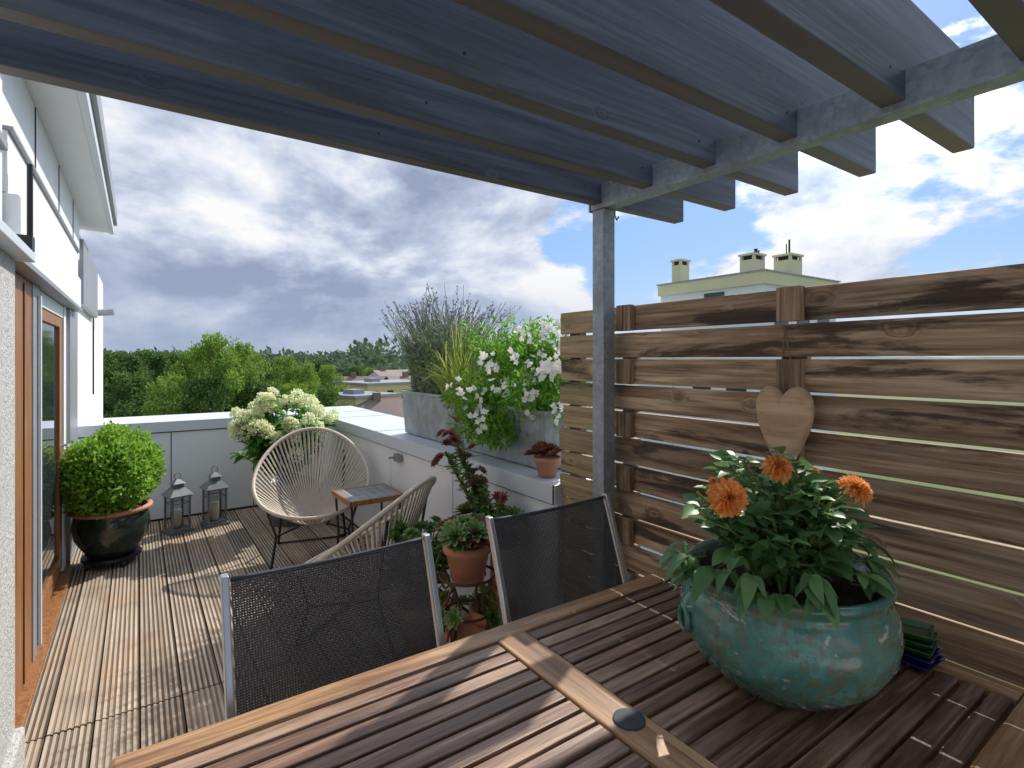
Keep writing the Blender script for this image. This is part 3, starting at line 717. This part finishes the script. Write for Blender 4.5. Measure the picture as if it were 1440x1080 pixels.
for tip in tips[:48]:
    ax=(tip-Vector((hx,hy,.6))).normalized()*.5+Vector((0,0,.8)); ax.normalize(); L=rng.uniform(.08,.115); R=L*.52
    n=170; t=rng.random(n)**.8; an=rng.random(n)*6.283; rr=R*np.sin(np.pi*np.clip(.22+.74*t,0,1))**.7*np.sqrt(rng.uniform(.55,1,n))
    u_=ax.orthogonal().normalized(); w_=ax.cross(u_)
    pos=np.array(tip)[None]+np.outer(t*L-.02,np.array(ax))+np.outer(rr*np.cos(an),np.array(u_))+np.outer(rr*np.sin(an),np.array(w_))
    dd=np.outer(np.cos(an),np.array(u_))+np.outer(np.sin(an),np.array(w_))+np.array(ax)*.3
    b.leaves(pos,dd+rng.normal(size=(n,3))*.9,.020,.020,0,.1)
b.obj('flower_heads',[L_hfl],e)

def planter(x0,x1,y0,y1,z0,h):
    b=B(); fl=.018
    def ring(xa,xb,ya,yb,z): return [(xa,ya,z),(xb,ya,z),(xb,yb,z),(xa,yb,z)]
    rs=[ring(x0+fl,x1-fl,y0+fl,y1-fl,z0),ring(x0,x1,y0,y1,z0+h-.02),ring(x0-.006,x1+.006,y0-.006,y1+.006,z0+h-.018),ring(x0-.006,x1+.006,y0-.006,y1+.006,z0+h),ring(x0+.01,x1-.01,y0+.01,y1-.01,z0+h),ring(x0+.012,x1-.012,y0+.012,y1-.012,z0+h-.04)]
    vs=[p for r in rs for p in r]; fs=[(3,2,1,0)]+[(i*4+j,i*4+(j+1)%4,i*4+4+(j+1)%4,i*4+4+j) for i in range(5) for j in range(4)]
    b.add(vs,fs,0); b.add(ring(x0+.012,x1-.012,y0+.012,y1-.012,z0+h-.035),[(0,1,2,3)],1)
    return b
e=empty('zinc_planter_with_lavender'); b=planter(1.60,1.88,2.92,3.72,ZC+.006,.31); b.obj('zinc_box',[m_planter,m_soil],e,bevel=.002)
b=B()
for i in range(640):
    x0=rng.uniform(1.64,1.84); y0=rng.uniform(3.02,3.66); az=rng.random()*6.283; sp=rng.random()**.6
    Ln=rng.uniform(.42,.80)*(1-.25*sp); lean=1.0*sp
    dx,dy=math.cos(az)*lean*.50,math.sin(az)*lean*.65
    p0=Vector((x0,y0,ZC+.27)); p2=p0+Vector((dx*Ln*1.3,dy*Ln*1.3,Ln)); p1=p0.lerp(p2,.5)+Vector((-dx*.08,-dy*.08,.05))
    b.tube([p0,p1,p2],[.0026,.0022,.0017],3,0,caps=False)
    n=34; t=rng.random(n)*.70; P_=np.array([list(p0.lerp(p1,min(1,2*q)) if q<.5 else p1.lerp(p2,2*q-1)) for q in t])
    b.leaves(P_,rng.normal(size=(n,3))*.6+np.array([0,0,.8]),.048,.009,0,.1)
    if i%2==0:
        n=14; t=rng.uniform(.88,1.04,n); P_=np.array([list(p1.lerp(p2,2*q-1)) for q in t]); b.leaves(P_,rng.normal(size=(n,3))*.5+np.array([0,0,.6]),.015,.010,1,.1)
b.obj('lavender',[L_lav,L_lfl],e)
b=B()
for i in range(340):
    gx,gy=rng.uniform(1.57,1.68),rng.uniform(2.84,3.00)
    az=rng.random()*6.283; sp=rng.random(); L=rng.uniform(.30,.58)
    pts=[];w0=rng.uniform(.003,.0055); d=Vector((math.cos(az),math.sin(az),0))
    for k in range(7):
        t=k/6; pts.append(Vector((gx,gy,ZC+.27))+d*(L*sp*1.0*t**1.3)+Vector((0,0,L*(t*1.0-sp*.75*t*t))))
    sd=d.cross(Vector((0,0,1))); vs=[]
    for k,p_ in enumerate(pts): w=w0*(1-(k/6)**2*.9); vs+=[p_+sd*w,p_-sd*w]
    b.add(vs,[(2*k,2*k+1,2*k+3,2*k+2) for k in range(6)],0)
b.obj('ornamental_grass',[L_gra],e)

e=empty('zinc_planter_with_jasmine'); b=planter(1.60,1.88,2.02,2.84,ZC+.006,.29); b.obj('zinc_box',[m_planter,m_soil],e,bevel=.002)
b=B(); cl=[]
for i in range(112):
    y=rng.uniform(1.98,2.70); x=rng.normal(1.70,.10); z=rng.uniform(1.12,1.50)-.25*max(0,y-2.45)+.04*math.sin(y*9)
    if i<24: z=rng.uniform(1.0,1.16); x=rng.uniform(1.50,1.60); y=rng.uniform(2.25,2.75)
    c_=np.array([x,y,z]); cl.append(c_)
    n=int(rng.uniform(40,80)); pos,d=sph(n,(.085,.085,.075),c_); b.leaves(pos,d*.6+rng.normal(size=(n,3))*.5+np.array([0,0,.15]),.042,.016,0,.15)
    b.tube([(1.72,min(2.7,max(2.06,y)),1.1),tuple(c_)],[.003,.0015],4,1,caps=False)
for i in range(120):
    y=rng.uniform(1.98,2.75); p0=Vector((1.70,y,1.38)); az=rng.random()*6.283; p1=p0+Vector((math.cos(az)*.16,math.sin(az)*.20,rng.uniform(.04,.26)))
    b.tube([p0,p1],[.0015,.001],3,1,caps=False)
    P_=np.array([list(p0.lerp(p1,q)) for q in rng.random(18)]); b.leaves(P_,rng.normal(size=(18,3))+np.array([0,0,.3]),.036,.013,0,.15)
b.obj('jasmine_foliage',[L_jas,L_suc],e)
b=B()
def cluster(c_,kk,spread=.024):
    for k in range(kk):
        q=np.array(c_)+rng.normal(size=3)*spread; dd=np.array([-.5,-.6,.2])+rng.normal(size=3)*.4; dd/=np.linalg.norm(dd)
        u_=Vector(dd).orthogonal().normalized(); w_=Vector(dd).cross(u_)
        P_=np.tile(q,(5,1)); D_=np.array([list(u_*math.cos(a)+w_*math.sin(a)+Vector(dd)*.25) for a in [j*1.2566 for j in range(5)]])
        b.leaves(P_,D_,.019,.016,0,.05,twist=dd)
for px,py,Dd,kk in((690,510,2.70,14),(776,517,2.46,22),(768,520,2.48,14),(796,570,2.42,18),(650,548,2.72,12),(705,548,2.62,10),(745,551,2.50,12),(762,466,2.52,14),(784,462,2.52,8),(722,500,2.58,6),(673,583,2.68,6),(792,488,2.46,7),(735,470,2.62,6)):
    x,y=W(px,Dd); cluster((x,y,ZT(py,Dd)),kk)
for i in range(12): cluster(cl[int(rng.integers(0,len(cl)))]+np.array([-.085,-.05,.02]),int(rng.integers(3,7)))
b.obj('white_flowers',[L_wh],e)

def rosette(b,c,r,mi=0,tilt=(0,0,1),layers=5,per=9,fat=.42):
    t=Vector(tilt).normalized(); u_=t.orthogonal().normalized(); w_=t.cross(u_)
    for l in range(layers):
        el=math.radians(8+l*72/layers); L=r*(1-.13*l)
        for k in range(per):
            a=2*math.pi*(k+.5*(l%2))/per+rng.normal()*.08
            d=(u_*math.cos(a)+w_*math.sin(a))*math.cos(el)+t*math.sin(el)
            b.bigleaf(Vector(c),d,t,L,L*fat,-.05,mi,.18,5,(.4,.8,1.0,.8,.05))
def tpot(b,c,r,h,mi=0):
    b.lathe([(0,0),(r*.68,0),(r*.9,h*.78),(r*1.02,h*.78),(r*1.04,h),(r*.93,h),(r*.9,h*.86),(0,h*.86)],c,28,mi)
e=empty('small_potted_houseleek')
b=B(); tpot(b,(1.56,1.95,ZC+.005),.062,.09); b.obj('terracotta_pot',[m_terra],e,smooth=True)
b=B()
for i in range(14): rosette(b,(1.56+rng.normal()*.035,1.95+rng.normal()*.035,ZC+.10+rng.random()*.04),.042,0,(rng.normal()*.4,rng.normal()*.4,1),4,8)
b.obj('rosettes',[L_red],e)
e=empty('iron_plant_stand'); sx_,sy_=1.18,2.03
b=B()
for k in range(4):
    a=k*1.571+.5; c_,s_=math.cos(a),math.sin(a)
    b.tube([(sx_+c_*.12,sy_+s_*.12,.46),(sx_+c_*.07,sy_+s_*.07,.36),(sx_+c_*.13,sy_+s_*.13,.18),(sx_+c_*.15,sy_+s_*.15,.0)],.007,6,0)
    for zc,rr in((.40,.045),(.24,.05)):
        pts=[]
        for j in range(22):
            t=j/21*4.2*math.pi/2; R=rr*(1-t/9); pts.append((sx_+c_*(.12+R*math.cos(t)*.8),sy_+s_*(.12+R*math.cos(t)*.8),zc+R*math.sin(t)))
        b.tube(pts,.005,5,0)
for z,R in((.46,.12),(.30,.10),(.10,.14)): b.tube([(sx_+R*math.cos(t),sy_+R*math.sin(t),z) for t in [k*math.pi/12 for k in range(24)]],.006,6,0,closed=True)
b.obj('scroll_frame',[plain('rusty_iron',(.10,.05,.03),.7,.3,.4,30,.2)],e,smooth=True)
b=B(); tpot(b,(sx_,sy_,.44),.105,.16); tpot(b,(sx_+.02,sy_-.02,.02),.12,.20); b.obj('terracotta_pots',[m_terra],e,smooth=True)
b=B()
for i in range(22):
    a=rng.random()*6.283; r_=rng.random()**.5*.11; rosette(b,(sx_+math.cos(a)*r_,sy_+math.sin(a)*r_,.61+.05*(1-r_/.11)+rng.random()*.05),rng.uniform(.05,.085),0 if i%3 else 1,(math.cos(a)*r_*6,math.sin(a)*r_*6,1),5,9)
for i in range(14):
    a=rng.random()*6.283; rosette(b,(sx_+math.cos(a)*.12,sy_+math.sin(a)*.12,.26+rng.random()*.08),.05,0,(math.cos(a),math.sin(a),.6),4,8)
b.obj('succulents',[L_suc,L_red],e)
def stem_plant(name,base,tips_,mat1,mat2,e):
    b=B()
    for tp,kk in tips_:
        base_=Vector(base); tp=Vector(tp); mid=base_.lerp(tp,.5)+Vector((.03,-.02,-.04))
        pts=[base_.lerp(mid,t/4).lerp(mid.lerp(tp,t/4),t/4) for t in range(5)]
        b.tube(pts,[.011,.010,.009,.008,.006],6,2)
        for q in range(12):
            t=.2+.8*q/12; P_=base_.lerp(mid,t).lerp(mid.lerp(tp,t),t); rosette(b,P_,.045,0,(rng.normal()*.5,rng.normal()*.5,1),2,7,.34)
        for q in range(kk): rosette(b,tp+Vector(rng.normal(size=3)*.024),.036,1,(rng.normal()*.6,rng.normal()*.6,1),4,8)
    b.obj(name,[mat1,mat2,L_bark],e)
e=empty('potted_aeonium'); ax_,ay_=1.36,2.10
b=B(); tpot(b,(ax_,ay_,.0),.11,.5*.5); b.tube([(ax_,ay_,.2),(ax_,ay_,.55)],[.02,.015],8,0); b.obj('terracotta_pot',[m_terra],e,smooth=True)
stem_plant('stems',(ax_,ay_,.50),[((ax_-.12,ay_+.16,1.03),6),((ax_-.19,ay_+.12,.97),5),((ax_-.06,ay_+.05,.86),3),((ax_+.02,ay_-.03,.74),3),((ax_-.09,ay_+.16,.95),3),((ax_-.03,ay_+.10,.84),2)],L_suc,L_red,e)
b=B()
for i in range(26):
    a=rng.random()*6.283; r_=rng.random()**.5*.16; rosette(b,(ax_-.03+math.cos(a)*r_,ay_+math.sin(a)*r_,.56+rng.random()*.12),rng.uniform(.05,.085),0 if i%4 else 1,(math.cos(a)*.5,math.sin(a)*.5,1),5,9)
b.obj('ground_rosettes',[L_suc,L_red],e)
e=empty('potted_sedum'); qx,qy=1.12,2.36
b=B(); tpot(b,(qx,qy,.0),.12,.24); b.obj('terracotta_pot',[m_terra],e,smooth=True)
b=B()
for i in range(75):
    a=rng.random()*6.283; r_=rng.random()**.5*.15; tp=Vector((qx+math.cos(a)*r_,qy+math.sin(a)*r_,rng.uniform(.32,.62)))
    b.tube([(qx,qy,.2),tuple(tp)],[.004,.003],4,0,caps=False); rosette(b,tp,.042,0,(rng.normal()*.4,rng.normal()*.4,1),3,7,.5)
b.obj('leaves',[L_suc],e)

# ------------------------------------------------------------ turquoise pot with dahlias
e=empty('turquoise_pot_with_dahlias'); PX,PY=1.100,.592
b=B()
prof=[(0,0),(.112,0),(.122,.006),(.140,.02),(.176,.052),(.200,.094),(.207,.130),(.202,.164),(.190,.188),(.182,.198),(.190,.208),(.196,.217),(.194,.227),(.184,.229),(.176,.222),(.172,.195),(.178,.15)]
b.lathe(prof,(PX,PY,TZ+.001),72,0,wob=.008)
o=b.obj('glazed_bowl',[m_glaze],e,smooth=True); 
b=B(); b.lathe([(0,.20),(.174,.20)],(PX,PY,TZ),32,0); b.obj('soil',[m_soil],e)
b=B()
for sgn in(-1,1):
    st=b.mark()
    prof2=[(.0,.026),(.012,.025),(.022,.019),(.030,.010),(.034,0)]
    b.lathe(prof2,(0,0,0),20,0,wob=.08)
    R=.020
    b.tube([(R*math.cos(t),-.026+R*math.sin(t)*1.2,.024) for t in [k*math.pi/10 for k in range(20)]],.006,8,0,closed=True)
    for kx in(-.012,.012): b.lathe([(0,.008),(.006,.006),(.008,0)],(kx,.012,.018),10,0)
    for k in range(9):
        a=k*math.pi/8; b.tube([(.024*math.cos(a),.024*math.sin(a),.008),(.036*math.cos(a),.036*math.sin(a),.006)],[.006,.003],6,0)
    d=Vector((.86*sgn,-.51*sgn,0)); upv=Vector((0,0,1)); s2=upv.cross(d)
    Rm=Matrix(((s2.x,upv.x,d.x,PX+d.x*.187),(s2.y,upv.y,d.y,PY+d.y*.187),(s2.z,upv.z,d.z,TZ+.155),(0,0,0,1)))
    b.xf(st,Rm)
b.obj('mask_handles',[m_glaze],e,smooth=True)
b=B()
LP=(.08,.7,1.0,.92,.55,.0)
def compound(q,d,L,dr):
    d=Vector(d).normalized(); sd=d.cross(Vector((0,0,1))).normalized()
    b.tube([q,q+d*L*.5+Vector((0,0,-dr*L*.06))],[.0018,.0012],4,1,caps=False)
    b.bigleaf(q+d*L*.42,d,(rng.normal()*.35,rng.normal()*.35,1),L*.72,L*.42,dr,0,.16,6,LP)
    for s_ in(-1,1):
        b.bigleaf(q+d*L*.36,d*.55+sd*s_,(rng.normal()*.35,rng.normal()*.35,1),L*.48,L*.27,dr,0,.16,6,LP)
FX,FY=PX-.030,PY+.012
for i in range(86):
    a=rng.random()*6.283; r_=rng.random()**.55; spread=.150*r_
    z=TZ+.23+ (.235*(1-.38*r_*r_))*rng.uniform(.3,1.05)
    tp=Vector((FX+math.cos(a)*spread,FY+math.sin(a)*spread,z)); b0=Vector((PX+math.cos(a)*.06*r_,PY+math.sin(a)*.06*r_,TZ+.19))
    mid=b0.lerp(tp,.55)+Vector((0,0,.03))
    b.tube([b0,mid,tp],[.004,.0035,.003],6,1,caps=False)
    for k in range(5):
        t=rng.uniform(.35,1); q=b0.lerp(mid,t).lerp(mid.lerp(tp,t),t); az=a+rng.normal()*1.4
        compound(q,(math.cos(az),math.sin(az),rng.uniform(-.1,.9)),rng.uniform(.050,.080),rng.uniform(.1,.4))
for i in range(30):
    a=rng.uniform(2.2,6.0); q=Vector((FX+math.cos(a)*.145,FY+math.sin(a)*.145,TZ+rng.uniform(.23,.29)))
    compound(q,(math.cos(a),math.sin(a),rng.uniform(-.1,.3)),rng.uniform(.055,.085),rng.uniform(.5,1.0))
b.obj('dahlia_foliage',[L_dah,L_suc],e,smooth=True)
b=B()
def dahlia(c,r,t):
    t=Vector(t).normalized(); u_=t.orthogonal().normalized(); w_=t.cross(u_); c=Vector(c)
    for l in range(9):
        el=math.radians(-30+l*13); L=r*(1-.06*l); per=17-l
        for k in range(per):
            a=2*math.pi*(k+.5*(l%2))/per+rng.normal()*.05
            d=(u_*math.cos(a)+w_*math.sin(a))*math.cos(el)+t*math.sin(el)
            b.bigleaf(c,d,t,L*rng.uniform(.9,1.08),L*.38,0,0,.35,5,(.4,.85,1.0,.85,.2))
def place(px,py,D): x,y=W(px,D); return Vector((x,y,ZT(py,D)))
fl=[(place(1026,700,.97),.040,(-.5,-.75,.25)),(place(1095,656,1.04),.034,(-.2,-.5,.8)),(place(1206,686,.98),.034,(.15,-.6,.7)),(place(1003,676,1.00),.010,(-.4,-.3,.9)),(place(1143,660,1.06),.013,(0,0,1))]
for c_,r_,t_ in fl: dahlia(c_,r_,t_)
b.obj('dahlia_flowers',[L_daf],e)
b=B()
for c_,r_,t_ in fl:
    b.tube([(PX,PY,TZ+.19),(Vector((PX,PY,TZ+.3))+c_)/2+Vector((0,0,.0)),c_-Vector(t_).normalized()*.012],[.004,.0035,.003],6,0,caps=False)
    for k in range(6):
        a=k*1.05; b.bigleaf(c_-Vector(t_).normalized()*.014,(math.cos(a),math.sin(a),.1),(0,0,1),.022,.012,.3,0)
b.obj('flower_stems',[L_suc],e)

e=empty('stacked_glass_dishes')
mg=plain('dark_green_glass',(.03,.10,.035),.15,0,.3,10,0,spec=.8); mb=plain('cobalt_glass',(.015,.02,.14),.15,0,.3,10,0,spec=.8)
b=B()
for k in range(5):
    z=TZ+.002+k*.015; s=.068-.003*k; st=b.mark()
    b.lathe([(0,z),(s*.8,z),(s,z+.011),(s*1.02,z+.013),(s*.9,z+.013),(s*.75,z+.004),(0,z+.004)],(0,0,0),4,1 if k<2 else 0)
    b.xf(st,Matrix.Translation((1.388,.462,0))@Matrix.Rotation(.75+.08*k,4,'Z'))
b.obj('dishes',[mg,mb],e,bevel=.002)

# ------------------------------------------------------------ camera
cam=bpy.data.cameras.new('camera'); co_=bpy.data.objects.new('camera',cam); sc.collection.objects.link(co_)
cam.sensor_width=36; cam.lens=36*F/1440; cam.shift_y=-35/1440; cam.clip_start=.02; cam.clip_end=20000
co_.location=(0,0,H); co_.rotation_euler=(math.pi/2,0,-math.atan2(SN,CS)); sc.camera=co_

# ------------------------------------------------------------ light
EL=math.radians(45); PH=math.radians(27)
S=Vector((math.cos(PH)*math.cos(EL),math.sin(PH)*math.cos(EL),math.sin(EL)))
l=bpy.data.lights.new('sun','SUN'); l.energy=5.0; l.angle=math.radians(.5); l.color=(1,.93,.82)
lo=bpy.data.objects.new('sun',l); sc.collection.objects.link(lo); lo.rotation_euler=(-S).to_track_quat('-Z','Y').to_euler()
w=bpy.data.worlds.new('World'); sc.world=w; w.use_nodes=True; nt=w.node_tree; nt.nodes.clear()
out=N(nt,'ShaderNodeOutputWorld'); bg=N(nt,'ShaderNodeBackground'); bg.inputs[1].default_value=.15; nt.links.new(bg.outputs[0],out.inputs[0])
sky=N(nt,'ShaderNodeTexSky',sky_type='NISHITA'); sky.sun_disc=False; sky.sun_elevation=EL; sky.sun_rotation=math.pi/2-PH; sky.altitude=200; sky.ozone_density=1.5
d=N(nt,'ShaderNodeTexCoord').outputs['Generated']
s_=N(nt,'ShaderNodeSeparateXYZ'); nt.links.new(d,s_.inputs[0])
rt=VM(nt,'DOT_PRODUCT',d,(CS,-SN,0))
P=VM(nt,'MULTIPLY',d,(1,1,2.0))
P1=VM(nt,'ADD',P,(4.3,2.2,.6))
nA=noise(nt,P1,2.5,9,.58,.15)
P2=VM(nt,'ADD',P1,(S.x*.05,S.y*.05,.11))
nB=noise(nt,P2,2.5,6,.58,.15)
bias=maprange(nt,rt,-.30,.40,.20,.035)
dens=M(nt,'ADD',nA,bias)
mask=maprange(nt,dens,.495,.565)
lit=M(nt,'ADD',M(nt,'MULTIPLY',M(nt,'SUBTRACT',nA,nB),4.4),.74)
lit=M(nt,'SUBTRACT',lit,maprange(nt,dens,.53,.78,0,.46))
cc=ramp(nt,lit,[(.0,(2.1,2.5,3.5)),(.35,(3.3,3.75,4.85)),(.65,(5.0,5.35,6.1)),(.95,(6.5,6.5,6.5))])
glow=maprange(nt,VM(nt,'DOT_PRODUCT',d,tuple(S)),.80,1.0,1.0,3.2)  # clouds brightened around the out-of-frame sun, added to light the scene
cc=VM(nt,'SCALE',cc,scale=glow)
skyc=mix(nt,.7,sky.outputs[0],(1.35,2.95,5.8))
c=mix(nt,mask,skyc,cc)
hz=maprange(nt,s_.outputs[2],.0,.18,.70,0)
hcol=mix(nt,maprange(nt,rt,-.35,.5),(2.2,2.75,3.8),(4.3,5.1,6.2))
c=mix(nt,hz,c,hcol)
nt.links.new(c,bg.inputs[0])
sc.view_settings.view_transform='Standard'; sc.view_settings.look='None'; sc.view_settings.exposure=0
